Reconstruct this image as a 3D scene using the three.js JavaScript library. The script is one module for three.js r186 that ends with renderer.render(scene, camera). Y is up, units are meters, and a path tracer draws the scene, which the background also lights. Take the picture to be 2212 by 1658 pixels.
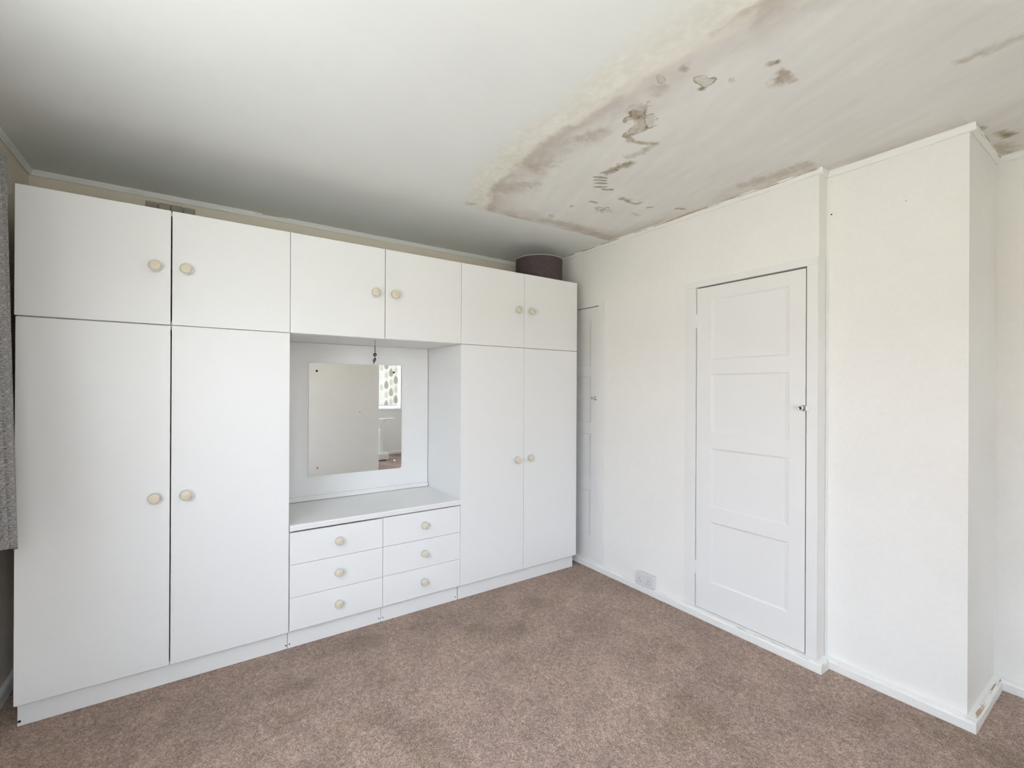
import * as THREE from 'three';
import { RoundedBoxGeometry } from 'three/addons/geometries/RoundedBoxGeometry.js';
import { mergeGeometries } from 'three/addons/utils/BufferGeometryUtils.js';
import { RectAreaLightUniformsLib } from 'three/addons/lights/RectAreaLightUniformsLib.js';

// ───────────────────────────── camera, sky, sun, exposure ─────────────────────────────
const scene = new THREE.Scene();
const renderer = new THREE.WebGLRenderer({ antialias: true });
renderer.toneMapping = THREE.LinearToneMapping;
renderer.toneMappingExposure = 1.5;
renderer.shadowMap.enabled = true;

const FRAME_W = 2212, FRAME_H = 1658;
const camera = new THREE.PerspectiveCamera(2 * Math.atan(829 / 992.012) * 180 / Math.PI, FRAME_W / FRAME_H, 0.05, 200);
{
  const yaw = 34.5387 * Math.PI / 180, pitch = 0.0312 * Math.PI / 180, roll = 0.2689 * Math.PI / 180;
  const fw = new THREE.Vector3(Math.sin(yaw) * Math.cos(pitch), Math.sin(pitch), -Math.cos(yaw) * Math.cos(pitch));
  const rt = new THREE.Vector3(Math.cos(yaw), 0, Math.sin(yaw));
  const up = new THREE.Vector3().crossVectors(rt, fw);
  const up2 = up.clone().multiplyScalar(Math.cos(roll)).addScaledVector(rt, -Math.sin(roll));
  camera.position.set(-2.5579, 1.4002, 3.3322);
  camera.up.copy(up2);
  camera.lookAt(camera.position.clone().add(fw));
  camera.setViewOffset(FRAME_W, FRAME_H, -1.478, -6.852, FRAME_W, FRAME_H);
}
scene.add(camera);

// a bright, lightly clouded sky; the sun stands behind the house, so it lights the garden but not the room
scene.background = new THREE.Color().setRGB(0.79, 0.89, 1.06);
scene.backgroundIntensity = 6.0;
const sun = new THREE.DirectionalLight(new THREE.Color().setRGB(1.0, 0.93, 0.81), 8.5);
sun.position.set(9, 18, -5);
sun.target.position.set(-6, 0, 2);
sun.castShadow = true;
sun.shadow.mapSize.set(2048, 2048);
Object.assign(sun.shadow.camera, { left: -25, right: 25, top: 25, bottom: -25, near: 1, far: 60 });
scene.add(sun, sun.target);

// daylight at the large window in the left wall (out of frame, beside the grey curtain)
RectAreaLightUniformsLib.init();
const daylight = new THREE.RectAreaLight(new THREE.Color().setRGB(0.94, 0.97, 1.0), 0.8, 1.7, 1.2);
daylight.position.set(-3.33, 1.54, 2.5);
daylight.lookAt(0, 1.54, 2.5);
scene.add(daylight);

// ───────────────────────────── helpers ─────────────────────────────
const used = new Map();
function numbered(name) {
  const n = used.get(name) || 0; used.set(name, n + 1);
  return n ? `${name}_${String(n).padStart(3, '0')}` : name;
}
function shade(o) { o.traverse((m) => { if (m.isMesh) { m.castShadow = true; m.receiveShadow = true; } }); return o; }
function structure(name, geo, mat) {
  const m = new THREE.Mesh(geo, mat); m.name = name; m.userData.kind = 'structure'; scene.add(m); return m;
}
function structGroup(name) { const g = new THREE.Group(); g.name = name; g.userData.kind = 'structure'; scene.add(g); return g; }
function thing(name, label, category, pos = [0, 0, 0], group) {
  const g = new THREE.Group(); g.name = numbered(name); g.position.set(...pos);
  g.userData = { label, category }; if (group) g.userData.group = group; scene.add(g); return g;
}
function part(parent, name, geo, mat, label) {
  const m = new THREE.Mesh(geo, mat); m.name = name; if (label) m.userData.label = label; parent.add(m); return m;
}
// uv in metres, from the dominant direction of each face
function metreUV(geo) {
  const g = geo.index ? geo.toNonIndexed() : geo; const p = g.attributes.position, n = g.attributes.normal, uv = new Float32Array(p.count * 2);
  for (let i = 0; i < p.count; i++) {
    const ax = Math.abs(n.getX(i)), ay = Math.abs(n.getY(i)), az = Math.abs(n.getZ(i));
    if (ax >= ay && ax >= az) { uv[2 * i] = p.getZ(i); uv[2 * i + 1] = p.getY(i); }
    else if (ay >= az) { uv[2 * i] = p.getX(i); uv[2 * i + 1] = p.getZ(i); }
    else { uv[2 * i] = p.getX(i); uv[2 * i + 1] = p.getY(i); }
  }
  g.setAttribute('uv', new THREE.BufferAttribute(uv, 2)); return g;
}
// box from its limits
function bx(x0, x1, y0, y1, z0, z1) {
  const g = new THREE.BoxGeometry(x1 - x0, y1 - y0, z1 - z0); g.translate((x0 + x1) / 2, (y0 + y1) / 2, (z0 + z1) / 2); return metreUV(g);
}
// the same with softened edges
function rbx(x0, x1, y0, y1, z0, z1, r = 0.0016, seg = 2) {
  const g = new RoundedBoxGeometry(x1 - x0, y1 - y0, z1 - z0, seg, r); g.translate((x0 + x1) / 2, (y0 + y1) / 2, (z0 + z1) / 2); return metreUV(g);
}
const merge = (list) => mergeGeometries(list.map((g) => (g.index ? g.toNonIndexed() : g)));

let seed = 7;
function rnd() { seed = (seed * 1664525 + 1013904223) >>> 0; return seed / 4294967296; }
function hash(x, y, s) {
  let h = Math.imul(x, 374761393) ^ Math.imul(y, 668265263) ^ Math.imul(s, 1442695041);
  h = Math.imul(h ^ (h >>> 13), 1274126177); h ^= h >>> 16; return (h >>> 0) / 4294967296;
}
// value noise; per > 0 makes it tile every per cells
function noise(x, y, s = 0, per = 0) {
  let xi = Math.floor(x), yi = Math.floor(y); const fx = x - xi, fy = y - yi;
  let x1 = xi + 1, y1 = yi + 1;
  if (per) { xi = ((xi % per) + per) % per; yi = ((yi % per) + per) % per; x1 = ((x1 % per) + per) % per; y1 = ((y1 % per) + per) % per; }
  const u = fx * fx * (3 - 2 * fx), v = fy * fy * (3 - 2 * fy);
  const a = hash(xi, yi, s), b = hash(x1, yi, s), c = hash(xi, y1, s), d = hash(x1, y1, s);
  return a + (b - a) * u + (c - a) * v + (a - b - c + d) * u * v;
}
function fbm(x, y, s = 0, oct = 4) {
  let v = 0, a = 0.5, t = 0; for (let i = 0; i < oct; i++) { v += a * noise(x, y, s + i * 17); t += a; a *= 0.5; x = x * 2.03 + 11.3; y = y * 2.03 - 7.1; } return v / t;
}
function tfbm(x, y, per, s = 0, oct = 3) {
  let v = 0, a = 0.5, t = 0; for (let i = 0; i < oct; i++) { v += a * noise(x, y, s + i * 17, per); t += a; a *= 0.5; x *= 2; y *= 2; per *= 2; } return v / t;
}
const clamp = (x, a = 0, b = 1) => Math.min(b, Math.max(a, x));
const smooth = (a, b, x) => { const t = clamp((x - a) / (b - a)); return t * t * (3 - 2 * t); };
function texture(w, h, fn, srgb, repeat) {
  const d = new Uint8Array(w * h * 4), c = [0, 0, 0];
  for (let j = 0; j < h; j++) for (let i = 0; i < w; i++) {
    fn(i, j, c); const k = (j * w + i) * 4; d[k] = clamp(c[0], 0, 255); d[k + 1] = clamp(c[1], 0, 255); d[k + 2] = clamp(c[2], 0, 255); d[k + 3] = 255;
  }
  return dataTex(d, w, h, srgb, repeat);
}
function dataTex(d, w, h, srgb, repeat) {
  const t = new THREE.DataTexture(d, w, h, THREE.RGBAFormat); t.magFilter = THREE.LinearFilter; t.minFilter = THREE.LinearMipmapLinearFilter; t.generateMipmaps = true;
  if (srgb) t.colorSpace = THREE.SRGBColorSpace;
  if (repeat) { t.wrapS = t.wrapT = THREE.RepeatWrapping; t.repeat.set(repeat, repeat); }
  t.needsUpdate = true; return t;
}
const std = (o) => new THREE.MeshStandardMaterial(o);
const phys = (o) => new THREE.MeshPhysicalMaterial(o);
const rgb = (r, g, b) => new THREE.Color().setRGB(r, g, b);

// ───────────────────────────── dimensions (metres) ─────────────────────────────
const H = 2.5;                                  // ceiling
const XL = -3.269, XP = 0.087, XF = 0.576;      // left wall, chimney breast face, alcove wall
const ZC = 2.308, ZD = 2.834;                   // end of the cupboard front, end of the chimney breast
const ZR = 4.2, XE = -0.169, ZW2 = 6.3;         // partition behind the camera, its free end, far wall
const UX = [-3.163, -2.6565, -2.152, -1.641, -1.134, -0.6251, -0.1167];   // seams of the fitted wardrobe
const FZ = 0.667, YT = 2.2145, YM = 1.6825, YB = 0.101;

// ───────────────────────────── materials ─────────────────────────────
const plasterBump = texture(1024, 1024, (i, j, c) => {
  const v = 150 * tfbm(i / 16, j / 16, 64, 3, 3) + 105 * tfbm(i / 128, j / 128, 8, 9, 2); c[0] = c[1] = c[2] = v;
}, false, 1 / 0.9);
const wallMap = texture(512, 512, (i, j, c) => {
  const n = tfbm(i / 64, j / 64, 8, 21, 4) - 0.5, f = tfbm(i / 4, j / 4, 128, 5, 2) - 0.5;
  c[0] = 241 + 4 * n + 3 * f; c[1] = 239 + 4 * n + 3 * f; c[2] = 233 + 5 * n + 4 * f;
}, true, 1 / 1.6);
const M = {
  wall: std({ map: wallMap, bumpMap: plasterBump, bumpScale: 0.0006, roughness: 0.85 }),
  wallCream: std({ map: wallMap, color: rgb(0.97, 0.90, 0.80), bumpMap: plasterBump, bumpScale: 0.0006, roughness: 0.85 }),
  paint: std({ color: rgb(0.84, 0.83, 0.80), bumpMap: plasterBump, bumpScale: 0.0006, roughness: 0.5 }),
  laminate: phys({ color: rgb(0.855, 0.855, 0.835), roughness: 0.42, bumpMap: plasterBump, bumpScale: 0.00022 }),
  worktop: phys({ color: rgb(0.84, 0.838, 0.82), roughness: 0.35 }),
  carcass: std({ color: rgb(0.74, 0.73, 0.70), roughness: 0.55 }),
  chrome: std({ color: rgb(0.80, 0.80, 0.80), metalness: 1, roughness: 0.16 }),
  cream: phys({ color: rgb(0.73, 0.66, 0.50), roughness: 0.32 }),
  mirror: std({ color: rgb(0.94, 0.95, 0.945), metalness: 1, roughness: 0.015 }),
  glassEdge: std({ color: rgb(0.50, 0.56, 0.53), roughness: 0.3 }),
  dark: std({ color: rgb(0.03, 0.028, 0.025), roughness: 0.6 }),
  rust: std({ color: rgb(0.055, 0.04, 0.028), roughness: 0.6, metalness: 0.3 }),
  steel: std({ color: rgb(0.42, 0.43, 0.44), metalness: 1, roughness: 0.35 }),
  cord: std({ color: rgb(0.018, 0.017, 0.016), roughness: 0.7 }),
  plastic: phys({ color: rgb(0.72, 0.72, 0.72), roughness: 0.35 }),
  upvc: phys({ color: rgb(0.85, 0.86, 0.87), roughness: 0.3 }),
  glass: phys({ color: 0xffffff, transmission: 1, thickness: 0, roughness: 0, ior: 1.5 }),
  paving: std({ color: rgb(0.50, 0.49, 0.41), roughness: 0.9 }),
  brick: std({ color: rgb(0.56, 0.44, 0.32), roughness: 0.9 }),
  roofTile: std({ color: rgb(0.24, 0.16, 0.13), roughness: 0.9 }),
  slate: std({ color: rgb(0.24, 0.22, 0.175), roughness: 0.6 }),
  slateDark: std({ color: rgb(0.10, 0.10, 0.085), roughness: 0.7 }),
  closet: std({ color: rgb(0.62, 0.57, 0.48), roughness: 0.9 }),
};
// painted woodwork with knocks and chips along the upper edge of the board (v = 0 foot, 1 back of the top)
function chipped(s, lo, hi, amount, tone) {
  return std({ roughness: 0.5, map: texture(1024, 128, (i, j, c) => {
    const v = j / 127, n = fbm(i / 40, j / 10, s, 4), m = fbm(i / 150, 3.1, s + 40, 2);
    const band = smooth(lo - 0.05, lo, v) * (1 - smooth(hi, hi + 0.05, v));
    const k = band * smooth(1 - amount, 1 - amount + 0.05, n * 0.65 + m * 0.5);
    const g = 6 * (fbm(i / 12, j / 12, s + 9, 3) - 0.5);
    c[0] = (240 + g) * (1 - k) + tone[0] * k; c[1] = (239 + g) * (1 - k) + tone[1] * k; c[2] = (234 + g) * (1 - k) + tone[2] * k;
  }, true) });
}
M.skirting = chipped(60, 0.60, 0.80, 0.30, [128, 112, 92]);
M.skirtingWorn = chipped(75, 0.56, 0.80, 0.44, [176, 156, 134]);
M.cove = chipped(90, 0.74, 1.2, 0.30, [176, 162, 138]);
M.coveMouldy = chipped(97, 0.66, 1.2, 0.47, [176, 160, 134]);

// ───────────────────────────── room shell ─────────────────────────────
// carpet: pile in the texture, worn and flattened patches as vertex colours
{
  const carpetMap = texture(1024, 1024, (i, j, c) => {
    const f = tfbm(i / 4, j / 4, 256, 31, 2) - 0.5, g = tfbm(i / 16, j / 16, 64, 37, 3) - 0.5, r = hash(i >> 1, j >> 1, 5) - 0.5;
    const row = Math.sin(j * Math.PI * 2 / 8) * 0.5;
    const t = 1 + 0.54 * f + 0.26 * g + 0.16 * r + 0.05 * row;
    c[0] = 167 * t; c[1] = 145 * t; c[2] = 132 * t;
  }, true, 1 / 0.9);
  const carpetBump = texture(1024, 1024, (i, j, c) => {
    c[0] = c[1] = c[2] = 255 * (0.75 * tfbm(i / 4, j / 4, 256, 31, 2) + 0.25 * tfbm(i / 16, j / 16, 64, 37, 2));
  }, false, 1 / 0.9);
  const x0 = XL, x1 = 1.6, z0 = 0, z1 = ZW2, nx = 190, nz = 240;   // runs on through the opening into the back room
  const g = new THREE.PlaneGeometry(x1 - x0, z1 - z0, nx, nz); g.rotateX(-Math.PI / 2); g.translate((x0 + x1) / 2, 0, (z0 + z1) / 2);
  const p = g.attributes.position, n = p.count, col = new Float32Array(n * 3), uv = new Float32Array(n * 2);
  for (let i = 0; i < n; i++) {
    const x = p.getX(i), z = p.getZ(i);
    const a = fbm(x * 2.2, z * 2.2, 11, 3) - 0.5, b = fbm(x * 7, z * 7, 17, 3) - 0.5, d = smooth(0.60, 0.74, fbm(x * 5 + 3, z * 5, 23, 3));
    const t = 1.01 + 0.30 * a + 0.34 * b - 0.16 * d;
    col[3 * i] = t * (1 + 0.02 * a); col[3 * i + 1] = t; col[3 * i + 2] = t * (1 - 0.05 * b - 0.05 * d); uv[2 * i] = x; uv[2 * i + 1] = z;
  }
  g.setAttribute('color', new THREE.BufferAttribute(col, 3)); g.setAttribute('uv', new THREE.BufferAttribute(uv, 2));
  const f = structGroup('floor');
  part(f, 'carpet', g, std({ map: carpetMap, bumpMap: carpetBump, bumpScale: 0.006, roughness: 1, vertexColors: true }));
  part(f, 'slab', merge([bx(XL - 0.25, 1.85, -0.2, -0.004, -0.25, ZR + 0.12), bx(-1.45, 1.85, -0.2, -0.004, ZR + 0.12, ZW2 + 0.25)]), M.paving);
}

// ceiling: painted board, with a water-damaged strip along the right-hand wall
{
  const CX0 = XL, CX1 = 0.62, CZ0 = 0, CZ1 = ZR, W = 2048, Hh = 2048;
  const px = new Float32Array(W * Hh * 3), relief = new Float32Array(1024 * 1024);
  const leftEdge = (z) => -1.385 + 0.16 * (1 - smooth(0.86, 1.6, z)) ** 2 + 0.0 * z;
  for (let j = 0; j < Hh; j++) {
    const z = CZ0 + (j + 0.5) / Hh * (CZ1 - CZ0);
    for (let i = 0; i < W; i++) {
      const x = CX0 + (i + 0.5) / W * (CX1 - CX0), k = (j * W + i) * 3;
      const base = 4 * (fbm(x * 3, z * 3, 101, 3) - 0.5);
      let r = 240 + base, g = 241 + base, b = 237 + base;
      const wx = 0.07 * (fbm(x * 5, z * 2.2, 111, 4) - 0.5), wz = 0.05 * (fbm(x * 9, z * 9, 131, 4) - 0.5);
      const dl = x - leftEdge(z) + wx, dn = z - (0.872 + 0.03 * smooth(-1, 0, x)) + wz * 0.5;
      if (dl > -0.16 && z > 0.7) {
        const fine = fbm(x * 46, z * 46, 151, 4), brush = fbm(x * 26, z * 6, 155, 4), mid = fbm(x * 10, z * 7, 161, 5), big = fbm(x * 3.2, z * 4, 171, 4), streak = fbm(x * 24 + z * 9, z * 4 - x * 3, 181, 4);
        const low = smooth(-0.012, 0.010, dn + 0.01 * (fine - 0.5));
        // filler brushed out over the edge, cream and flaky
        const ins = smooth(-0.09, 0.05, dl + 0.13 * (brush - 0.5) + 0.05 * (fine - 0.5)) * low;
        const flake = dl + 0.10 * (mid - 0.5) + 0.05 * (fine - 0.5);
        const fill = ins * (1 - smooth(0.12, 0.19, flake));
        // bare damp-stained board
        const inside = smooth(0.115, 0.165, flake) * smooth(0.0, 0.02, dn);
        const rim = Math.max(1 - smooth(0.14, 0.40, dl + 0.34 * (mid - 0.5)), (1 - smooth(0.03, 0.20, dn + 0.22 * (mid - 0.5))) * smooth(-1.25, -0.9, x));
        const wallRim = (1 - smooth(0.0, 0.20, -x + (z > ZC ? 0.1 : 0) + 0.20 * (mid - 0.5))) * (z < ZD ? 1 : 0.35);
        const blot = smooth(0.42, 0.60, big * 0.5 + mid * 0.5);
        const damp = clamp(inside * (rim * (0.35 + 0.75 * blot) + wallRim * (0.25 + 0.5 * blot)), 0, 1);
        const veil = inside * (0.30 + 0.9 * (streak - 0.5) + 0.6 * (big - 0.5));
        r += -11 * veil + inside * 2 - 30 * damp + fill * (0 + 16 * (fine - 0.5) + 14 * (brush - 0.5));
        g += -12 * veil - inside * 1 - 37 * damp + fill * (-4 + 18 * (fine - 0.5) + 15 * (brush - 0.5));
        b += -12 * veil - inside * 3 - 41 * damp + fill * (-12 + 20 * (fine - 0.5) + 16 * (brush - 0.5));
        const bi = Math.floor(i / 2), bj = Math.floor(j / 2);
        relief[bj * 1024 + bi] = 0.3 * fill * (0.5 * fine + 0.5 * brush) + 0.45 * inside * (1 - damp) + 0.2 * streak * inside;
      }
      px[k] = r; px[k + 1] = g; px[k + 2] = b;
    }
  }
  // a brown water mark along a line: soft (smear) or with a dark tide line at its rim
  function mark(pts, w, tone, k, rim = 0, s = 1) {
    if (!rim && w > 0.005 && w < 0.05) { w *= 1.7; k *= 0.85; }
    let a0 = 9, a1 = -9, b0 = 9, b1 = -9; for (const [x, z] of pts) { a0 = Math.min(a0, x); a1 = Math.max(a1, x); b0 = Math.min(b0, z); b1 = Math.max(b1, z); }
    const m = w * 2.2, sx = W / (CX1 - CX0), sz = Hh / (CZ1 - CZ0);
    for (let j = Math.floor((b0 - m) * sz); j < (b1 + m) * sz; j++) for (let i = Math.floor((a0 - m - CX0) * sx); i < (a1 + m - CX0) * sx; i++) {
      if (i < 0 || j < 0 || i >= W || j >= Hh) continue;
      let x = CX0 + (i + 0.5) / sx, z = CZ0 + (j + 0.5) / sz;
      const qx = x + w * 1.3 * (fbm(x * 42, z * 42, 200 + s, 3) - 0.5), qz = z + w * 1.3 * (fbm(x * 42, z * 42, 230 + s, 3) - 0.5);
      let d = 9;
      for (let q = 0; q < pts.length; q++) {
        const [ax, az] = pts[q], [ex, ez] = pts[Math.min(q + 1, pts.length - 1)], vx = ex - ax, vz = ez - az, L = vx * vx + vz * vz;
        const t = L ? clamp(((qx - ax) * vx + (qz - az) * vz) / L) : 0; d = Math.min(d, Math.hypot(qx - ax - vx * t, qz - az - vz * t));
      }
      const e = d / w; if (e > 1.6) continue;
      const f = k * (rim ? Math.max((1 - smooth(0.02, 0.24, Math.abs(e - 0.8))) * rim * smooth(0.38, 0.60, fbm(x * 26, z * 26, 280 + s, 3)) * 1.1, 0.30 * (1 - smooth(0.6, 1, e))) : 1 - smooth(0.1, 1.25, e)) * (0.35 + 0.9 * fbm(x * 60, z * 60, 260 + s, 3));
      const o = (j * W + i) * 3, a = clamp(f); for (let q = 0; q < 3; q++) px[o + q] += (tone[q] - px[o + q]) * a;
    }
  }
  const BR = [140, 124, 98], MB = [162, 148, 124], LB = [186, 174, 156], DK = [112, 94, 70];
  mark([[-1.12, 2.10], [-1.09, 2.085]], 0.022, MB, 0.85, 0, 1);
  mark([[-1.128, 2.123], [-1.09, 2.07], [-1.049, 2.095], [-1.02, 2.063]], 0.040, BR, 0.75, 1, 2);
  mark([[-1.06, 2.075], [-1.015, 2.035], [-1.03, 1.985]], 0.034, BR, 0.85, 1, 3);
  mark([[-1.025, 2.01], [-1.005, 1.965]], 0.020, MB, 0.8, 0.9, 4);
  mark([[-1.02, 1.96], [-0.973, 1.944], [-0.92, 1.957], [-0.866, 1.987]], 0.011, MB, 0.9, 0, 5);
  mark([[-0.86, 1.983], [-0.848, 1.906], [-0.868, 1.839]], 0.015, LB, 0.7, 0, 6);
  mark([[-0.815, 1.800], [-0.829, 1.723], [-0.837, 1.675]], 0.018, BR, 0.95, 0, 7);
  for (const [q, [x, z]] of [[-0.821, 1.612], [-0.795, 1.586], [-0.770, 1.562], [-0.743, 1.529], [-0.682, 1.528]].entries()) mark([[x - 0.024, z - 0.012], [x + 0.022, z + 0.012]], 0.008, BR, 0.85, 0, 10 + q);
  mark([[-0.526, 1.49], [-0.479, 1.496]], 0.016, BR, 0.8, 0, 16);
  mark([[-0.47, 1.48], [-0.396, 1.484], [-0.391, 1.515]], 0.010, MB, 0.8, 0, 17);
  mark([[-0.296, 1.49], [-0.28, 1.505]], 0.009, BR, 0.8, 0, 18);
  mark([[-0.14, 1.58], [-0.096, 1.607]], 0.009, BR, 0.7, 0, 19);
  mark([[-0.291, 1.369], [-0.25, 1.372]], 0.018, MB, 0.7, 0.8, 20);
  mark([[-0.505, 1.305], [-0.47, 1.312]], 0.046, BR, 0.65, 1, 21);
  mark([[-0.49, 1.308]], 0.018, BR, 0.65, 1, 22);
  mark([[-0.70, 1.05], [-0.675, 1.04]], 0.020, BR, 0.75, 0.9, 23);
  mark([[-0.690, 1.24]], 0.009, BR, 0.7, 0, 24);
  mark([[-0.64, 1.355], [-0.60, 1.362]], 0.008, BR, 0.75, 0, 25);
  mark([[-1.188, 2.358], [-1.175, 2.362]], 0.010, BR, 0.75, 0, 26);
  mark([[-1.13, 2.17]], 0.013, BR, 0.7, 0.8, 27);
  mark([[-1.214, 2.286], [-1.19, 2.275]], 0.014, BR, 0.7, 0.8, 28);
  mark([[-1.15, 2.237]], 0.026, LB, 0.7, 0, 29);
  mark([[-1.075, 2.362], [-1.05, 2.362]], 0.032, BR, 0.75, 1, 30);
  mark([[-1.033, 2.334]], 0.008, DK, 0.8, 0, 31);
  mark([[-0.989, 2.423]], 0.014, MB, 0.8, 0.9, 32);
  mark([[-0.962, 2.545]], 0.010, BR, 0.95, 0, 33);
  mark([[-0.951, 2.558]], 0.009, DK, 0.9, 0, 34);
  mark([[-0.872, 2.548], [-0.843, 2.522]], 0.021, MB, 0.95, 0, 35);
  mark([[-0.83, 2.548], [-0.806, 2.545]], 0.010, LB, 0.9, 0, 36);
  mark([[-0.455, 2.912], [-0.448, 2.95]], 0.014, LB, 0.7, 0, 37);
  mark([[-0.45, 2.97], [-0.442, 3.04]], 0.022, LB, 0.5, 0, 38);
  mark([[0.272, 2.891], [0.328, 2.91]], 0.016, MB, 0.9, 0, 39);
  mark([[0.30, 2.91], [0.345, 2.905]], 0.012, BR, 0.8, 0, 40);
  mark([[0.151, 2.85], [0.17, 2.858]], 0.012, BR, 0.7, 0, 41);
  mark([[0.42, 2.86], [0.52, 2.87]], 0.03, MB, 0.6, 0, 42);
  mark([[-0.122, 1.977], [-0.095, 2.175], [-0.10, 2.29]], 0.055, LB, 0.55, 0, 43);
  mark([[-1.168, 1.205], [-1.078, 1.317]], 0.075, LB, 0.55, 0, 44);
  mark([[-1.166, 1.515], [-1.15, 1.60]], 0.07, LB, 0.5, 0, 45);
  mark([[-1.155, 1.84], [-1.136, 1.899]], 0.055, LB, 0.6, 0, 46);
  mark([[-0.70, 0.955], [-0.47, 0.985], [-0.134, 0.965]], 0.05, LB, 0.55, 0, 47);
  
  mark([[-1.22, 0.91], [-1.19, 0.93]], 0.014, LB, 0.7, 0, 48);
  const d = new Uint8Array(W * Hh * 4);
  for (let i = 0; i < W * Hh; i++) { for (let q = 0; q < 3; q++) d[i * 4 + q] = clamp(px[i * 3 + q], 0, 255); d[i * 4 + 3] = 255; }
  const map = dataTex(d, W, Hh, true);
  const bump = texture(1024, 1024, (i, j, c) => { c[0] = c[1] = c[2] = 255 * clamp(relief[j * 1024 + i] * 0.8 + 0.06 * hash(i >> 1, j >> 1, 3)); }, false);
  const g = new THREE.PlaneGeometry(CX1 - CX0, CZ1 - CZ0); g.rotateX(Math.PI / 2); g.translate((CX0 + CX1) / 2, H, (CZ0 + CZ1) / 2);
  const p = g.attributes.position, uv = g.attributes.uv;
  for (let i = 0; i < 4; i++) uv.setXY(i, (p.getX(i) - CX0) / (CX1 - CX0), (p.getZ(i) - CZ0) / (CZ1 - CZ0));
  const c = structGroup('ceiling');
  part(c, 'ceiling_board', g, std({ map, bumpMap: bump, bumpScale: 0.0022, roughness: 0.92 }));
  part(c, 'rear_ceiling_board', bx(-1.3, 1.6, H, H + 0.02, ZR, ZW2), M.wall);
  part(c, 'roof_slab', merge([bx(XL - 0.3, 1.9, H + 0.021, H + 0.2, -0.3, ZR + 0.3), bx(-1.5, 1.9, H + 0.021, H + 0.2, ZR + 0.3, ZW2 + 0.3)]), M.roofTile);
}

// walls
structure('wall_back', bx(XL - 0.25, 1.2, -0.2, H + 0.02, -0.25, 0), M.wallCream);
const WIN = { z0: 1.65, z1: 3.45, y0: 0.86, y1: 2.22 };           // window in the left wall, beside the curtain
structure('wall_left', merge([
  bx(XL - 0.25, XL, -0.2, H + 0.02, 0, WIN.z0), bx(XL - 0.25, XL, -0.2, H + 0.02, WIN.z1, ZR + 0.12),
  bx(XL - 0.25, XL, -0.2, WIN.y0, WIN.z0, WIN.z1), bx(XL - 0.25, XL, WIN.y1, H + 0.02, WIN.z0, WIN.z1)]), M.wallCream);
const D1 = { z0: 1.626, z1: 2.2565, y0: 0.049, y1: 2.024 }, D2 = { z0: 0.165, z1: 0.784, y0: 0.062, y1: 2.036 };
structure('wall_right', merge([
  bx(0, 0.07, 0, H, 0, D2.z0), bx(0, 0.07, D2.y1, H, D2.z0, D2.z1), bx(0, 0.07, 0, D2.y0, D2.z0, D2.z1),
  bx(0, 0.07, 0, H, D2.z1, D1.z0), bx(0, 0.07, D1.y1, H, D1.z0, D1.z1), bx(0, 0.07, 0, D1.y0, D1.z0, D1.z1),
  bx(0, 0.07, 0, H, D1.z1, ZC)]), M.wall);
structure('wall_closet', merge([bx(0.55, 0.6, 0, H, 0, ZC), bx(0.07, 0.55, 0, H, 1.0, 1.04)]), M.closet);
const chimney = structure('wall_chimney', merge([bx(XP, 1.2, -0.2, H + 0.02, ZC, ZD), bx(0.07, XP, 0, H, ZC - 0.02, ZC)]), M.wall);
for (const [y, z, r] of [[2.283, 2.33, 0.004], [2.253, 2.626, 0.002]]) part(chimney, 'nail_hole', new THREE.CircleGeometry(r, 10).rotateY(-Math.PI / 2).translate(XP - 0.0006, y, z), M.rust);
structure('wall_alcove', merge([bx(XF, 1.2, -0.2, H + 0.02, ZD, ZR + 0.12), bx(1.2, 1.6, -0.2, H + 0.02, ZR, ZR + 0.12)]), M.wall);
const W3 = { x0: -3.15, x1: -1.48, y0: 0.75, y1: 2.3 };            // second window, in the wall behind the camera
structure('wall_rear', merge([bx(XL, W3.x0, 0, H, ZR, ZR + 0.12), bx(W3.x1, XE, 0, H, ZR, ZR + 0.12), bx(W3.x0, W3.x1, 0, W3.y0, ZR, ZR + 0.12), bx(W3.x0, W3.x1, W3.y1, H, ZR, ZR + 0.12)]), M.wall);
const W2 = { x0: -1.15, x1: 0.985, y0: 0.945, y1: 2.3 };
structure('wall_far', merge([
  bx(-1.3, W2.x0, -0.2, H + 0.02, ZW2, ZW2 + 0.22), bx(W2.x1, 1.85, -0.2, H + 0.02, ZW2, ZW2 + 0.22),
  bx(W2.x0, W2.x1, -0.2, W2.y0, ZW2, ZW2 + 0.22), bx(W2.x0, W2.x1, W2.y1, H + 0.02, ZW2, ZW2 + 0.22)]), M.wall);
const W4 = { z0: 4.75, z1: 6.1, y0: 0.9, y1: 2.2 };              // window in the side wall of the back room
structure('wall_side', merge([bx(-1.45, -1.3, -0.2, H + 0.02, ZR + 0.12, W4.z0), bx(-1.45, -1.3, -0.2, H + 0.02, W4.z1, ZW2 + 0.22), bx(-1.45, -1.3, -0.2, W4.y0, W4.z0, W4.z1), bx(-1.45, -1.3, W4.y1, H + 0.02, W4.z0, W4.z1), bx(1.6, 1.85, -0.2, H + 0.02, ZR, ZW2)]), M.wall);

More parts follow.
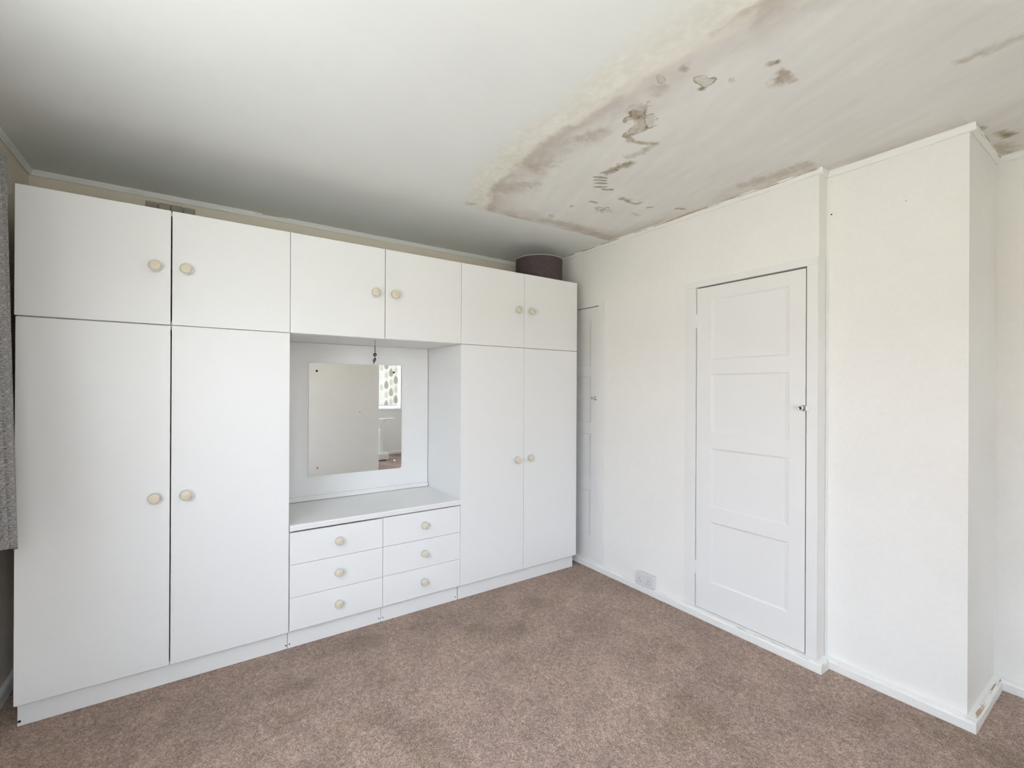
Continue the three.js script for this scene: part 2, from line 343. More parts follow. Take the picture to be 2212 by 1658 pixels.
// a strip of moulding: profile of [out from the wall, height] swept along a wall, a little uneven
function moulding(profile, ax, az, bxx, bz, nx, nz, jit, s) {
  const L = Math.hypot(bxx - ax, bz - az), N = Math.max(2, Math.ceil(L / 0.05)), P = profile.length, pos = [], uv = [], idx = [];
  for (let i = 0; i <= N; i++) for (let k = 0; k < P; k++) {
    const t = i / N, o = profile[k][0] > 0.001 ? profile[k][0] + jit * (noise(t * L * 14, k * 3.7, s) - 0.5) : profile[k][0];
    const y = profile[k][1] + (k ? jit * (noise(t * L * 9, k * 5.1, s + 5) - 0.5) : 0);
    pos.push(ax + (bxx - ax) * t + nx * o, y, az + (bz - az) * t + nz * o); uv.push(t * L / 2.5, k / (P - 1));
  }
  for (let i = 0; i < N; i++) for (let k = 0; k < P - 1; k++) { const a = i * P + k, b = a + 1, c = a + P, d = c + 1; idx.push(a, c, b, b, c, d); }
  for (const e of [0, N]) {   // end caps, closed back to the wall
    for (let k = 1; k < P - 1; k++) idx.push(e * P, e * P + k, e * P + k + 1);
    const c = pos.length / 3, t = e / N; pos.push(ax + (bxx - ax) * t, profile[0][1], az + (bz - az) * t); uv.push(t * L / 2.5, 0.1); idx.push(c, e * P, e * P + P - 1);
  }
  const g = new THREE.BufferGeometry(); g.setAttribute('position', new THREE.Float32BufferAttribute(pos, 3)); g.setAttribute('uv', new THREE.Float32BufferAttribute(uv, 2)); g.setIndex(idx);
  const flat = g.toNonIndexed(); flat.computeVertexNormals(); return flat;
}
const SK = 0.033, skirt = [[SK, -0.01], [SK, 0.036], [SK - 0.003, 0.042], [SK - 0.010, 0.0455], [0, 0.048]];
const skirtB = [[0.020, -0.01], [0.020, 0.050], [0.016, 0.056], [0, 0.058]];
structure('baseboard_right', merge([moulding(skirt, 0, 0.1, 0, ZC + SK - 0.001, -1, 0, 0.003, 1), moulding(skirt, -SK + 0.004, ZC, XP - 0.02, ZC, 0, 1, 0.003, 2)]), M.skirting);
structure('baseboard_chimney', moulding(skirt, XP, ZC, XP, ZD + SK - 0.001, -1, 0, 0.003, 3), M.skirting);
structure('baseboard_chimney_side', moulding(skirt, XP - SK + 0.004, ZD, XF - 0.02, ZD, 0, 1, 0.003, 4), M.skirtingWorn);
structure('baseboard_alcove', moulding(skirt, XF, ZD, XF, ZR, -1, 0, 0.003, 5), M.skirting);
structure('baseboard_left', moulding(skirtB, XL, 0, XL, ZR, 1, 0, 0.002, 6), M.skirting);
structure('baseboard_rear', merge([moulding(skirtB, XL, ZR, XE, ZR, 0, -1, 0.002, 7), moulding(skirtB, -1.3, ZW2, 1.6, ZW2, 0, -1, 0.002, 8)]), M.skirting);
const cv = [[0, H - 0.029], [0.007, H - 0.029], [0.010, H - 0.026], [0.015, H - 0.012], [0.018, H - 0.003], [0.019, H + 0.002]];
structure('trim_1', moulding(cv, XL, 0, 0, 0, 0, 1, 0.003, 11), M.cove);
structure('trim_2', moulding(cv, XL, 0, XL, ZR, 1, 0, 0.003, 12), M.cove);
structure('trim_3', merge([moulding(cv, 0, 0, 0, ZC + 0.022, -1, 0, 0.004, 13), moulding(cv, 0, ZC, XP, ZC, 0, 1, 0.003, 14)]), M.coveMouldy);
structure('trim_4', moulding(cv, XP, ZC, XP, ZD + 0.022, -1, 0, 0.004, 15), M.cove);
structure('trim_5', merge([moulding(cv, XP, ZD, XF, ZD, 0, 1, 0.004, 16), moulding(cv, XF, ZD, XF, ZR, -1, 0, 0.004, 17)]), M.coveMouldy);
structure('trim_6', moulding(cv, XL, ZR, XE, ZR, 0, -1, 0.003, 18), M.cove);
// door linings, nearly flush with the wall
structure('trim_7', merge([rbx(-0.006, -0.0002, 0.049, D1.y1, 1.567, D1.z0, 0.0015), rbx(-0.006, -0.0002, D1.y1 + 0.0003, 2.062, 1.567, ZC, 0.0015), rbx(-0.006, -0.0002, 0.049, D1.y1, D1.z1, ZC, 0.0015), rbx(-0.0035, -0.0002, 0.049, 2.06, 1.550, 1.5665, 0.0012)]), M.paint);
structure('trim_8', merge([rbx(-0.005, -0.0002, 0.049, D2.y1, D2.z1, 0.845, 0.0015), rbx(-0.005, -0.0002, D2.y1 + 0.0003, 2.07, 0.105, 0.845, 0.0015), rbx(-0.005, -0.0002, 0.049, D2.y1, 0.105, D2.z0, 0.0015)]), M.paint);
structure('trim_9', rbx(XP - 0.005, XP - 0.0002, 0.05, 2.05, ZC + 0.0005, ZC + 0.011, 0.0015), M.paint);

// panelled cupboard doors
function panelDoor(name, d, gap, hingeZ, knobZ, knobY) {
  const g = structGroup(name);
  const z0 = d.z0 + gap[0], z1 = d.z1 - gap[1], y0 = d.y0 + gap[2], y1 = d.y1 - gap[3];
  const st0 = z0 + 0.094, st1 = z1 - 0.079, T = 0.034;
  const rails = [[y0, 0.230], [0.595, 0.684], [1.038, 1.126], [1.487, 1.575], [1.938, y1]];
  part(g, 'stile', rbx(0, T, y0, y1, z0, st0, 0.0015), M.paint); part(g, 'stile', rbx(0, T, y0, y1, st1, z1, 0.0015), M.paint);
  for (const [a, b] of rails) part(g, 'rail', rbx(0.0003, T, a, b, st0 - 0.001, st1 + 0.001, 0.0015), M.paint);
  for (let k = 0; k < 4; k++) {
    const a = rails[k][1], b = rails[k + 1][0], w = 0.009, v = 0.022;
    // panel with a bevelled moulding round it
    const pos = [], q = [[0.001, a, st0], [0.001, a, st1], [0.001, b, st1], [0.001, b, st0]], r = [[0.0055, a + w, st0 + v], [0.0055, a + w, st1 - v], [0.0055, b - w, st1 - v], [0.0055, b - w, st0 + v]];
    for (let e = 0; e < 4; e++) { const f = (e + 1) % 4; pos.push(...q[e], ...q[f], ...r[f], ...q[e], ...r[f], ...r[e]); }
    pos.push(...r[0], ...r[1], ...r[2], ...r[0], ...r[2], ...r[3]);
    const gg = new THREE.BufferGeometry(); gg.setAttribute('position', new THREE.Float32BufferAttribute(pos, 3)); gg.computeVertexNormals();
    part(g, 'panel', metreUV(gg), M.paint);
  }
  for (const hy of [[1.776, 1.859], [0.254, 0.337]]) {
    const hg = new THREE.CylinderGeometry(0.0055, 0.0055, hy[1] - hy[0], 12); hg.translate(-0.001, (hy[0] + hy[1]) / 2, hingeZ);
    part(g, 'hinge', merge([hg, bx(0.0005, 0.006, hy[0], hy[1], hingeZ - 0.006, hingeZ + 0.010)]), M.paint);
  }
  // catch: plate, spindle and hollow chrome knob
  const c = new THREE.LatheGeometry([[0, 0], [0.016, 0], [0.016, 0.004], [0.009, 0.007], [0.007, 0.012], [0.008, 0.020], [0.0115, 0.024], [0.0125, 0.030], [0.0115, 0.036], [0.008, 0.038], [0.006, 0.034], [0, 0.033]].map(([r, y]) => new THREE.Vector2(r, y)), 24);
  c.rotateZ(Math.PI / 2); c.translate(0, knobY, knobZ); const kn = part(g, 'catch_knob', c, M.chrome, 'small chrome turn catch');
  part(kn, 'knob_centre', new THREE.CylinderGeometry(0.0058, 0.0058, 0.003, 16).rotateZ(Math.PI / 2).translate(-0.0335, knobY, knobZ), M.rust);
  part(g, 'keep', rbx(-0.013, 0.002, knobY - 0.014, knobY + 0.012, d.z1 - 0.002, d.z1 + 0.020, 0.003), M.paint);
  return g;
}
panelDoor('door_1', D1, [0.0045, 0.0065, 0.0045, 0.0085], D1.z0 + 0.001, 2.2405, 1.302);
panelDoor('door_2', D2, [0.003, 0.002, 0.002, 0.006], D2.z0 + 0.001, 0.752, 1.318);

// windows
function windowFrame(name, place, w, h, bays, depth, t = 0.055) {
  const g = structGroup(name);
  part(g, 'frame', merge([rbx(0, t, 0, h, -depth, 0, 0.004), rbx(w - t, w, 0, h, -depth, 0, 0.004), rbx(t, w - t, 0, t, -depth, 0, 0.004), rbx(t, w - t, h - t, h, -depth, 0, 0.004)]), M.upvc);
  for (let k = 1; k < bays; k++) part(g, 'mullion', rbx(w * k / bays - 0.03, w * k / bays + 0.03, t, h - t, -depth, 0, 0.004), M.upvc);
  for (let k = 0; k < bays; k++) part(g, 'pane', bx(w * k / bays + 0.02, w * (k + 1) / bays - 0.02, t - 0.01, h - t + 0.01, -depth / 2 - 0.001, -depth / 2), M.glass);
  place(g); return g;
}
windowFrame('window_1', (g) => { g.position.set(XL - 0.10, WIN.y0, WIN.z1); g.rotation.y = Math.PI / 2; }, WIN.z1 - WIN.z0, WIN.y1 - WIN.y0, 2, 0.07);
windowFrame('window_2', (g) => { g.position.set(W2.x1, W2.y0, ZW2 + 0.10); g.rotation.y = Math.PI; }, W2.x1 - W2.x0, W2.y1 - W2.y0, 2, 0.07, 0.016);
windowFrame('window_3', (g) => { g.position.set(W3.x1, W3.y0, ZR + 0.06); g.rotation.y = Math.PI; }, W3.x1 - W3.x0, W3.y1 - W3.y0, 2, 0.06);
windowFrame('window_4', (g) => { g.position.set(-1.38, W4.y0, W4.z1); g.rotation.y = Math.PI / 2; }, W4.z1 - W4.z0, W4.y1 - W4.y0, 2, 0.06);
structure('trim_10', rbx(XL - 0.10, XL + 0.04, WIN.y0 - 0.025, WIN.y0, WIN.z0 - 0.04, WIN.z1 + 0.04, 0.005), M.paint);
structure('trim_11', rbx(W2.x0 - 0.03, W2.x1, W2.y0 - 0.02, W2.y0, ZW2 - 0.02, ZW2 + 0.10, 0.004), M.paint);

// ───────────────────────────── outside ─────────────────────────────
{
  const g = new THREE.PlaneGeometry(120, 120, 1, 1); g.rotateX(-Math.PI / 2); g.translate(-20, -0.21, 3);
  structure('ground', metreUV(g), M.paving);
  const h = thing('neighbouring_house', 'long low brick house across the drive outside', 'house', [-17, -0.2, 2]);
  part(h, 'wall', bx(-6, 0, 0, 2.7, -14, 14), M.brick);
  const rs = new THREE.Shape([[-6.4, 2.7], [0.4, 2.7], [-3, 4.4]].map(([a, b]) => new THREE.Vector2(a, b)));
  const rg = new THREE.ExtrudeGeometry(rs, { depth: 28.6, bevelEnabled: false }); rg.translate(0, 0, -14.3); part(h, 'roof', rg, M.roofTile);
  const h2 = thing('neighbouring_house', 'brick house standing beyond the back garden', 'house', [-3, -0.2, 24]);
  part(h2, 'wall', bx(-12, 12, 0, 2.9, 0, 6), M.brick);
  const r2 = new THREE.ExtrudeGeometry(new THREE.Shape([[-0.4, 2.9], [6.4, 2.9], [3, 4.6]].map(([a, b]) => new THREE.Vector2(a, b))), { depth: 24.6, bevelEnabled: false }); r2.rotateY(-Math.PI / 2); r2.translate(12.3, 0, 0); part(h2, 'roof', r2, M.roofTile);
  for (let k = 0; k < 5; k++) { const w = part(h, 'window', bx(-0.05, 0.02, 0.9, 2.0, -12 + k * 5.6, -10.4 + k * 5.6), M.upvc); part(w, 'pane', bx(0.015, 0.03, 0.98, 1.92, -11.9 + k * 5.6, -10.5 + k * 5.6), M.dark); }
}

// ───────────────────────────── fitted wardrobe ─────────────────────────────
const knobBody = new THREE.LatheGeometry([[0.0, 0], [0.0205, 0], [0.0225, 0.005], [0.0248, 0.011], [0.0262, 0.018], [0.0258, 0.0225], [0.0236, 0.0275], [0.0222, 0.0285]].map(([r, y]) => new THREE.Vector2(r, y)), 36);
knobBody.rotateX(Math.PI / 2);
const knobCap = new THREE.LatheGeometry([[0.0226, 0.0275], [0.0226, 0.0300], [0.0214, 0.0325], [0.0175, 0.0346], [0.010, 0.0358], [0, 0.0362]].map(([r, y]) => new THREE.Vector2(r, y)), 36);
knobCap.rotateX(Math.PI / 2);
function knob(front, x, y, z, s = 1) {
  const a = part(front, 'knob', knobBody, M.chrome, 'round chrome knob'), b = part(front, 'knob_cap', knobCap, M.cream, 'cream domed knob face');
  for (const m of [a, b]) { m.position.set(x, y, z); m.scale.setScalar(s); }
}
function screw(parent, x, y, z, r = 0.004, mat = M.dark) { const g = new THREE.CylinderGeometry(r, r, 0.002, 14); g.rotateX(Math.PI / 2); g.translate(x, y, z); part(parent, 'screw', g, mat, 'dark screw head'); }
const G = 0.0016;                     // half the gap between fronts
const CF = FZ - 0.019;                // front edge of the carcass
const BK = 0.02, T = 0.018;
function carcass(x0, x1, y0, y1, top, bottom) {
  const l = [rbx(x0 + 0.0005, x0 + T, y0, y1, BK, CF, 0.0008), rbx(x1 - T, x1 - 0.0005, y0, y1, BK, CF, 0.0008), bx(x0 + T, x1 - T, y0, y1, BK, BK + 0.006)];
  if (top) l.push(bx(x0 + T, x1 - T, y1 - T, y1, BK, CF)); if (bottom) l.push(bx(x0 + T, x1 - T, y0, y0 + T, BK, CF));
  return merge(l);
}
// x limits are world; each thing sits at its own base point
function local(g, o) { g.translate(-o.position.x, -o.position.y, -o.position.z); return g; }
function add(o, name, geo, mat, label) { return part(o, name, local(geo, o), mat, label); }
function doorLeaf(o, x0, x1, y0, y1, kx, ky, label, out = 0) {
  const d = add(o, 'door', rbx(x0, x1, y0, y1, FZ - 0.0185 + out, FZ + out), M.laminate, label);
  knob(d, kx - o.position.x, ky - o.position.y, FZ + out - o.position.z);
  return d;
}
// tall wardrobes
{
  const w = thing('wardrobe', 'tall white two-door wardrobe next to the grey curtain', 'wardrobe', [(UX[0] + UX[2]) / 2, 0, 0.34]);
  add(w, 'carcass', carcass(UX[0] + 0.002, UX[2], 0.09, YM - 0.0005, true, true), M.carcass);
  doorLeaf(w, UX[0] + 0.001, UX[1] - 0.0022, YB, YM - 0.0035, -2.715, 0.888); doorLeaf(w, UX[1] + 0.0022, UX[2] - 0.001, YB, YM - G, -2.598, 0.887);
  const p = add(w, 'plinth', merge([rbx(-3.158, UX[2] - 0.0012, 0, 0.09, 0.615, 0.633, 0.001), bx(-3.158, -3.14, 0, 0.09, BK, 0.615)]), M.laminate);
  screw(p, -2.160 - w.position.x, 0.019, 0.633 - 0.34); screw(p, -3.152 - w.position.x, 0.019, 0.633 - 0.34, 0.0055);
}
{
  const w = thing('wardrobe', 'tall white two-door wardrobe nearest the panelled cupboard doors', 'wardrobe', [(UX[4] + UX[6]) / 2, 0, 0.34]);
  add(w, 'carcass', carcass(UX[4], UX[6], 0.09, YM - 0.0005, true, true), M.laminate);
  doorLeaf(w, UX[4] + 0.001, UX[5] - 0.0012, YB, YM - G, -0.689, 0.891); doorLeaf(w, UX[5] + 0.0012, UX[6] - 0.001, YB, YM - G, -0.570, 0.893);
  add(w, 'plinth', merge([rbx(UX[4] + 0.0015, -0.124, 0, 0.09, 0.615, 0.633, 0.001), bx(-0.142, -0.124, 0, 0.09, BK, 0.615)]), M.laminate);
}
// the three boxes on top
const tops = [
  ['two-door white top cabinet above the wardrobe by the curtain', 0, -2.716, -2.601],
  ['two-door white top cabinet bridging the mirror recess', 2, -1.703, -1.587],
  ['two-door white top cabinet under the dark drum lampshade', 4, -0.687, -0.572]];
for (const [label, k, ka, kb] of tops) {
  const c = thing('top_cabinet', label, 'cabinet', [(UX[k] + UX[k + 2]) / 2, YM, 0.34]);
  add(c, 'carcass', carcass(UX[k] + (k ? 0 : 0.002), UX[k + 2], YM, YT - 0.001, true, true), M.laminate);
  const wide = k === 0 ? 0.0026 : k === 2 ? 0.0018 : 0.0012;
  doorLeaf(c, UX[k] + (k ? 0.001 : -0.002), UX[k + 1] - wide, YM + G, YT, ka, 1.948, undefined, k === 0 ? 0.002 : 0); doorLeaf(c, UX[k + 1] + wide, UX[k + 2] - 0.001, YM + G + (k === 2 ? 0.001 : 0), YT, kb, 1.949);
}
// drawer chests
const XD = { 2: UX[2], 3: -1.648, 4: UX[4] };
const YD = [0.103, 0.2785, 0.4535, 0.6275];
for (const [label, k, kx, dz] of [['white three-drawer chest beside the left wardrobe', 2, -1.900, 0.0012], ['white three-drawer chest beside the right wardrobe', 3, -1.390, 0]]) {
  const c = thing('drawer_chest', label, 'drawers', [(XD[k] + XD[k + 1]) / 2, 0, 0.34], 'drawer chests under the mirror');
  add(c, 'carcass', carcass(XD[k], XD[k + 1], 0.09, 0.631, false, true), M.carcass);
  for (let r = 0; r < 3; r++) {
    const d = add(c, 'drawer', rbx(XD[k] + (k === 2 ? 0.003 : 0.0012), XD[k + 1] - 0.0012, YD[r] + 0.0009, YD[r + 1] - (r === 2 ? (k === 2 ? 0.004 : 0.002) : 0.0009), FZ - 0.0185 + dz, FZ + dz), M.laminate);
    knob(d, kx - c.position.x, [0.193, 0.368, 0.543][r], FZ + dz - 0.34, 0.92);
  }
  const x0 = XD[k] + 0.001, x1 = XD[k + 1] - (k === 2 ? 0.001 : 0.004);
  const p = add(c, 'plinth', rbx(x0, x1, 0, 0.09, 0.615, 0.633, 0.001), M.laminate);
  for (const sx of k === 2 ? [-2.143, -1.659] : [-1.636, -1.151]) screw(p, sx - c.position.x, 0.022, 0.633 - 0.34, 0.0035);
}
// dressing top with rounded nose
{
  const s = new THREE.Shape(); const z0 = 0.152, z1 = 0.6735, y0 = 0.632, y1 = 0.6645, r = 0.010;
  s.moveTo(z0, y0); s.lineTo(z1 - r * 0.5, y0); s.quadraticCurveTo(z1, y0, z1, y0 + r * 0.5); s.lineTo(z1, y1 - r); s.quadraticCurveTo(z1, y1, z1 - r, y1); s.lineTo(z0, y1); s.closePath();
  const g = new THREE.ExtrudeGeometry(s, { depth: UX[4] - UX[2] - 0.004, bevelEnabled: false, curveSegments: 6 });
  g.rotateY(-Math.PI / 2); g.translate(UX[4] - 0.002, 0, 0);
  const o = thing('worktop', 'white dressing top over the six drawers, rounded front edge', 'worktop', [-1.643, 0.632, 0.4]);
  add(o, 'top_board', g, M.worktop);
  add(o, 'upstand', rbx(UX[2] + 0.001, UX[4] - 0.004, 0.666, 0.697, 0.152, 0.170, 0.005, 3), M.worktop);
  const b = thing('back_panel', 'white board lining the recess behind the mirror', 'panel', [-1.643, 0.666, 0.145]);
  add(b, 'board', rbx(UX[2] + 0.0008, UX[4] - 0.0030, 0.6655, YM - 0.0015, 0.133, 0.151, 0.001), M.laminate);
}
// mirror
{
  const x0 = -1.9635, x1 = -1.342, y0 = 0.819, y1 = 1.552, r = 0.016, s = new THREE.Shape();
  s.moveTo(x0 + r, y0); s.lineTo(x1 - r, y0); s.quadraticCurveTo(x1, y0, x1, y0 + r); s.lineTo(x1, y1 - r); s.quadraticCurveTo(x1, y1, x1 - r, y1); s.lineTo(x0 + r, y1); s.quadraticCurveTo(x0, y1, x0, y1 - r); s.lineTo(x0, y0 + r); s.quadraticCurveTo(x0, y0, x0 + r, y0);
  const g = new THREE.ExtrudeGeometry(s, { depth: 0.0045, bevelEnabled: false, curveSegments: 8 }); g.translate(0, 0, 0.1515);
  const o = thing('mirror', 'frameless mirror with rounded corners fixed in the recess', 'mirror', [-1.652, 0.819, 0.1515]);
  const face = new THREE.ShapeGeometry(s, 8); face.translate(0, 0, 0.1562);
  add(o, 'glass_plate', g, M.glassEdge); add(o, 'silvered_face', face, M.mirror);
  for (const [x, y, m] of [[-1.916, 1.501, M.rust], [-1.401, 1.503, M.dark], [-1.909, 0.872, M.steel], [-1.393, 0.876, M.chrome]]) {
    const c = new THREE.SphereGeometry(0.0075, 18, 8, 0, Math.PI * 2, 0, Math.PI / 2); c.rotateX(Math.PI / 2); c.scale(1, 1, 0.4); c.translate(x, y, 0.156); add(o, 'mirror_screw', c, m, 'domed screw head');
  }
  add(o, 'black_speck', new THREE.CircleGeometry(0.0028, 12).translate(-1.639, 1.229, 0.1565), M.dark);
}
// light-pull cord with two knots, under the bridging cabinet, close to the back panel
{
  const o = thing('pull_cord', 'short knotted black cord hanging above the mirror', 'cord', [-1.551, YM, 0.200]);
  const tube = (pts, r, n = 40, closed = false) => new THREE.TubeGeometry(new THREE.CatmullRomCurve3(pts.map((p) => new THREE.Vector3(...p)), closed), n, r, 8, closed);
  part(o, 'cord', tube([[0, 0.0005, 0], [0, -0.012, 0], [0.0006, -0.034, 0], [0, -0.052, 0.001], [0.0005, -0.064, 0], [0, -0.078, 0], [0.001, -0.088, 0.001], [-0.003, -0.103, 0], [-0.008, -0.126, 0]], 0.0026, 60), M.cord);
  part(o, 'knot', tube([[-0.007, -0.062, 0.003], [0.005, -0.056, 0.005], [0.009, -0.066, 0.001], [-0.003, -0.070, -0.004], [-0.007, -0.058, -0.003], [0.006, -0.053, 0]], 0.0032, 50), M.cord);
  part(o, 'knot', tube([[0.003, -0.086, 0.002], [-0.009, -0.094, 0.004], [-0.012, -0.105, 0.001], [-0.005, -0.112, -0.003], [0.004, -0.103, -0.003], [0.005, -0.091, 0]], 0.0025, 50, true), M.cord);
  part(o, 'cable', tube([[0, -0.0018, 0.001], [-0.064, -0.0018, 0.20], [-0.126, -0.0018, 0.395]], 0.0018, 20), std({ color: rgb(0.36, 0.36, 0.36), roughness: 0.6 }), 'thin grey cable along the underside');
}
// drum lampshade standing on the cabinet
{
  const R = 0.186, y1 = 0.196, o = thing('lampshade', 'dark brown fabric drum lampshade standing on the top cabinet', 'lampshade', [-0.307, YT + 0.0005, 0.425]);
  const weave = texture(512, 256, (i, j, c) => { const v = 0.82 + 0.25 * hash(i, j >> 2, 1) + 0.2 * hash(i >> 2, j, 2); c[0] = 78 * v; c[1] = 68 * v; c[2] = 68 * v; }, true);
  const drum = new THREE.LatheGeometry([[R, 0], [R, y1], [R - 0.0015, y1], [R - 0.0015, 0], [R, 0]].map(([r, y]) => new THREE.Vector2(r, y)), 72);
  part(o, 'fabric_drum', drum, std({ map: weave, roughness: 0.95 }));
  part(o, 'lining', new THREE.CylinderGeometry(R - 0.0025, R - 0.0025, y1 - 0.004, 72, 1, true).translate(0, y1 / 2, 0), std({ color: rgb(0.62, 0.60, 0.55), roughness: 0.9, side: THREE.DoubleSide }));
  for (const y of [0.003, y1]) part(o, 'rim', new THREE.TorusGeometry(R - 0.001, 0.0028, 8, 80).rotateX(Math.PI / 2).translate(0, y, 0), std({ color: rgb(0.55, 0.51, 0.46), roughness: 0.6 }));
  for (let k = 0; k < 3; k++) { const a = k * 2.094; part(o, 'spoke', new THREE.CylinderGeometry(0.002, 0.002, R - 0.02, 8).rotateZ(Math.PI / 2).translate((R + 0.018) / 2, y1 - 0.04, 0).rotateY(a), M.steel); }
  part(o, 'fitting_ring', new THREE.TorusGeometry(0.02, 0.0025, 8, 32).rotateX(Math.PI / 2).translate(0, y1 - 0.04, 0), M.steel);
}
// grey four-section strip lying on top of the left cabinet
{
  const o = thing('segmented_box', 'flat grey four-section box lying on the left top cabinet', 'box', [-2.669, YT, 0.36]);
  part(o, 'base_tray', rbx(-0.104, 0.104, 0, 0.03, -0.06, 0.056, 0.003), M.slateDark);
  for (let k = 0; k < 4; k++) part(o, 'section', rbx(-0.102 + k * 0.0512, -0.0525 + k * 0.0512, 0.002, 0.108 + (k === 3 ? -0.001 : 0) - (k === 0 ? 0.001 : 0), -0.058, 0.058, 0.004, 3), M.slate);
}
// double socket on the skirting
{
  const o = thing('wall_socket', 'white double socket box just above the skirting board', 'socket', [-0.022, 0.047, 1.263]);
  part(o, 'back_box', rbx(-0.012, 0.0215, 0, 0.085, -0.073, 0.073, 0.003), M.plastic);
  const fp = part(o, 'face_plate', rbx(-0.021, -0.0115, -0.001, 0.086, -0.074, 0.074, 0.003, 3), M.plastic);
  for (const c of [-0.037, 0.037]) {
    part(fp, 'pin_hole', merge([bx(-0.0214, -0.0205, 0.044, 0.052, c - 0.002, c + 0.002), bx(-0.0214, -0.0205, 0.026, 0.030, c - 0.0145, c - 0.0085), bx(-0.0214, -0.0205, 0.026, 0.030, c + 0.0085, c + 0.0145)]), M.dark);
    part(o, 'switch', rbx(-0.0240, -0.0205, 0.058, 0.074, c - 0.006 + (c < 0 ? 0.016 : -0.016), c + 0.006 + (c < 0 ? 0.016 : -0.016), 0.001), M.plastic);
  }
}
// grey woven curtain, drawn back against the wardrobe, flaring towards its hem
{
  const weave = texture(512, 512, (i, j, c) => {
    const n = tfbm(i / 16, j / 5.33, 32, 71, 2), m = hash(i >> 3, j >> 1, 72), w = Math.sin((j + 6 * tfbm(i / 32, j / 32, 16, 74, 2)) * Math.PI * 2 / 6);
    const v = 178 + 120 * (n - 0.5) + 50 * (m - 0.5) + 44 * w; c[0] = v * 1.0; c[1] = v * 0.985; c[2] = v * 0.97;
  }, true, 1 / 0.2);
  const top = 2.30, bot = 0.752, NZ = 90, NY = 60, pos = [], uv = [], idx = [];
  for (let s = 0; s < 2; s++) for (let j = 0; j <= NY; j++) for (let i = 0; i <= NZ; i++) {
    const v = j / NY, u = i / NZ, y = top + (bot + 0.034 + 0.16 * Math.min(u, 0.5) - top) * v, fl = Math.pow(v, 1.1);
    const zA = 0.700 + 0.165 * fl, zB = 1.34 + 0.02 * fl;
    const f = Math.cos(u * Math.PI * 2 * 6.5 + 0.25 * Math.sin(v * 3)) * (0.032 + 0.012 * fl);
    const x = -3.200 + 0.073 * fl - 0.03 * u + (u < 0.02 ? 0.030 : f) * smooth(0, 0.06, u + 0.03) * 0.95 - s * 0.006, z = zA + (zB - zA) * u;
    pos.push(x, y + 0.008 * Math.sin(u * 14) * v, z); uv.push(u * 1.5, v * (top - bot));
  }
  const S = (NZ + 1) * (NY + 1), at = (s, i, j) => s * S + j * (NZ + 1) + i;
  for (let j = 0; j < NY; j++) for (let i = 0; i < NZ; i++) {
    idx.push(at(0, i, j), at(0, i, j + 1), at(0, i + 1, j), at(0, i + 1, j), at(0, i, j + 1), at(0, i + 1, j + 1));
    idx.push(at(1, i, j), at(1, i + 1, j), at(1, i, j + 1), at(1, i + 1, j), at(1, i + 1, j + 1), at(1, i, j + 1));
  }
  for (let j = 0; j < NY; j++) for (const i of [0, NZ]) idx.push(at(0, i, j), at(1, i, j), at(0, i, j + 1), at(1, i, j), at(1, i, j + 1), at(0, i, j + 1));
  for (let i = 0; i < NZ; i++) for (const j of [0, NY]) idx.push(at(0, i, j), at(0, i + 1, j), at(1, i, j), at(1, i, j), at(0, i + 1, j), at(1, i + 1, j));
  const g = new THREE.BufferGeometry(); g.setAttribute('position', new THREE.Float32BufferAttribute(pos, 3)); g.setAttribute('uv', new THREE.Float32BufferAttribute(uv, 2)); g.setIndex(idx); g.computeVertexNormals();
  const o = thing('curtain', 'grey woven curtain drawn back beside the wardrobe', 'curtain', [-3.18, 0.752, 0.97]);
  add(o, 'fabric', g, std({ map: weave, bumpMap: weave, bumpScale: 0.003, roughness: 1 }));
  const rail = thing('curtain_rail', 'white rail over the window carrying the grey curtain', 'curtain rail', [-3.215, 2.32, 1.9]);
  const rg = new THREE.CylinderGeometry(0.012, 0.012, 2.45, 16); rg.rotateX(Math.PI / 2); part(rail, 'pole', rg, M.upvc);
  for (const z of [-1.15, 0, 1.15]) part(rail, 'bracket', rbx(-0.054, 0.004, -0.018, 0.018, z - 0.008, z + 0.008, 0.002), M.upvc);
}
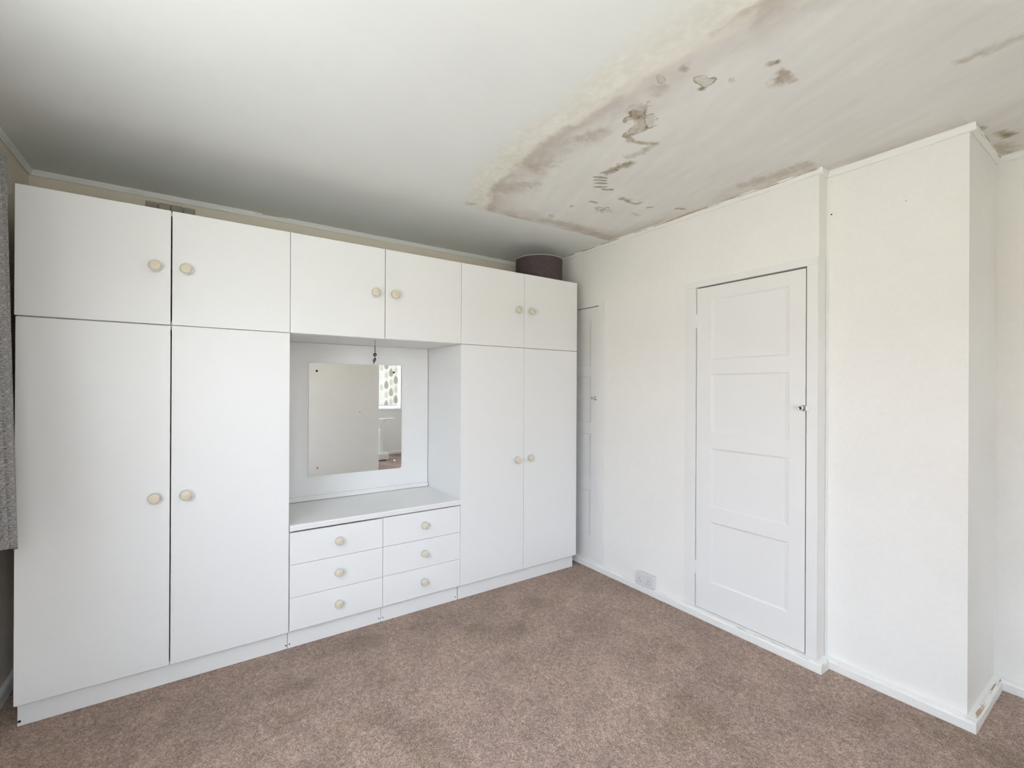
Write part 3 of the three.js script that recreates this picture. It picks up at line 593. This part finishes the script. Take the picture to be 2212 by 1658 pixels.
// ───────────────────────────── seen in the mirror: far window, blind, stand ─────────────────────────────
{
  const cv2 = document.createElement('canvas'); cv2.width = 1024; cv2.height = 1024; const c = cv2.getContext('2d');
  c.fillStyle = '#e9e8e1'; c.fillRect(0, 0, 1024, 1024);
  const leaf = (x, y, w, h, col) => { c.fillStyle = col; c.beginPath(); c.moveTo(x, y - h / 2); c.bezierCurveTo(x + w * 0.75, y - h * 0.1, x + w * 0.55, y + h / 2, x, y + h / 2); c.bezierCurveTo(x - w * 0.55, y + h / 2, x - w * 0.75, y - h * 0.1, x, y - h / 2); c.fill(); };
  const tones = ['#98968f', '#aba39a', '#9c9c97', '#b0a89d'], pale = ['#cfd0bd', '#d5d1c2'];
  for (let k = 0; k < 13; k++) for (let r = -1; r < 7; r++) {
    const x = 40 + k * 80, y = r * 330 * 0.55 + (k % 4) * 47, odd = (k + r) & 1;
    if (k % 4 === 3 && odd) { c.strokeStyle = '#cfccc2'; c.lineWidth = 3; for (let q = 0; q < 5; q++) { c.beginPath(); c.moveTo(x, y - 60 + q * 26); c.lineTo(x - 24, y - 80 + q * 26); c.moveTo(x, y - 60 + q * 26); c.lineTo(x + 24, y - 80 + q * 26); c.stroke(); } }
    else leaf(x, y, odd ? 74 : 60, odd ? 160 : 130, odd ? tones[(k * 3 + r + 8) % 4] : pale[(k + r + 8) % 2]);
  }
  const t = new THREE.CanvasTexture(cv2); t.colorSpace = THREE.SRGBColorSpace;
  const o = thing('roller_blind', 'leaf-patterned roller blind seen in the mirror', 'blind', [0.29, 1.012, ZW2 + 0.012]);
  part(o, 'blind_fabric', new THREE.PlaneGeometry(1.29, 1.15).rotateY(Math.PI).translate(0, 0.575, 0), phys({ map: t, roughness: 0.95, transmission: 0.16, thickness: 0, side: THREE.DoubleSide }));
  part(o, 'bottom_bar', rbx(-0.645, 0.645, -0.012, 0.006, -0.006, 0.006, 0.003), M.upvc);
  part(o, 'roller', new THREE.CylinderGeometry(0.02, 0.02, 1.29, 20).rotateZ(Math.PI / 2).translate(0, 1.12, 0.004), M.upvc);
  const s = thing('plant_stand', 'cream stand with curved brackets seen in the mirror', 'stand', [0.33, 0, 5.62]);
  part(s, 'base', rbx(-0.24, 0.135, 0.02, 0.14, -0.10, 0.10, 0.006), M.wall);
  part(s, 'post', rbx(-0.02, 0.045, 0.14, 0.60, -0.03, 0.03, 0.004), M.wall); part(s, 'post', rbx(-0.20, -0.15, 0.14, 0.60, -0.03, 0.03, 0.004), M.wall);
  part(s, 'shelf', rbx(-0.28, 0.26, 0.775, 0.795, -0.09, 0.09, 0.003), M.wall);
  for (const d of [-1, 1]) part(s, 'bracket', new THREE.TubeGeometry(new THREE.CatmullRomCurve3([[0.01, 0.58, 0], [0.03 * d + 0.01, 0.68, 0], [0.12 * d + 0.01, 0.78, 0]].map((p) => new THREE.Vector3(...p))), 20, 0.012, 8), M.wall);
  for (const [x, z] of [[-0.2, -0.08], [0.1, -0.08], [-0.2, 0.08], [0.1, 0.08]]) part(s, 'foot', new THREE.CylinderGeometry(0.015, 0.015, 0.022, 12).translate(x, 0.011, z), M.wall);
}

scene.traverse((o) => { if (o.isMesh) { o.castShadow = true; o.receiveShadow = true; } });
renderer.render(scene, camera);
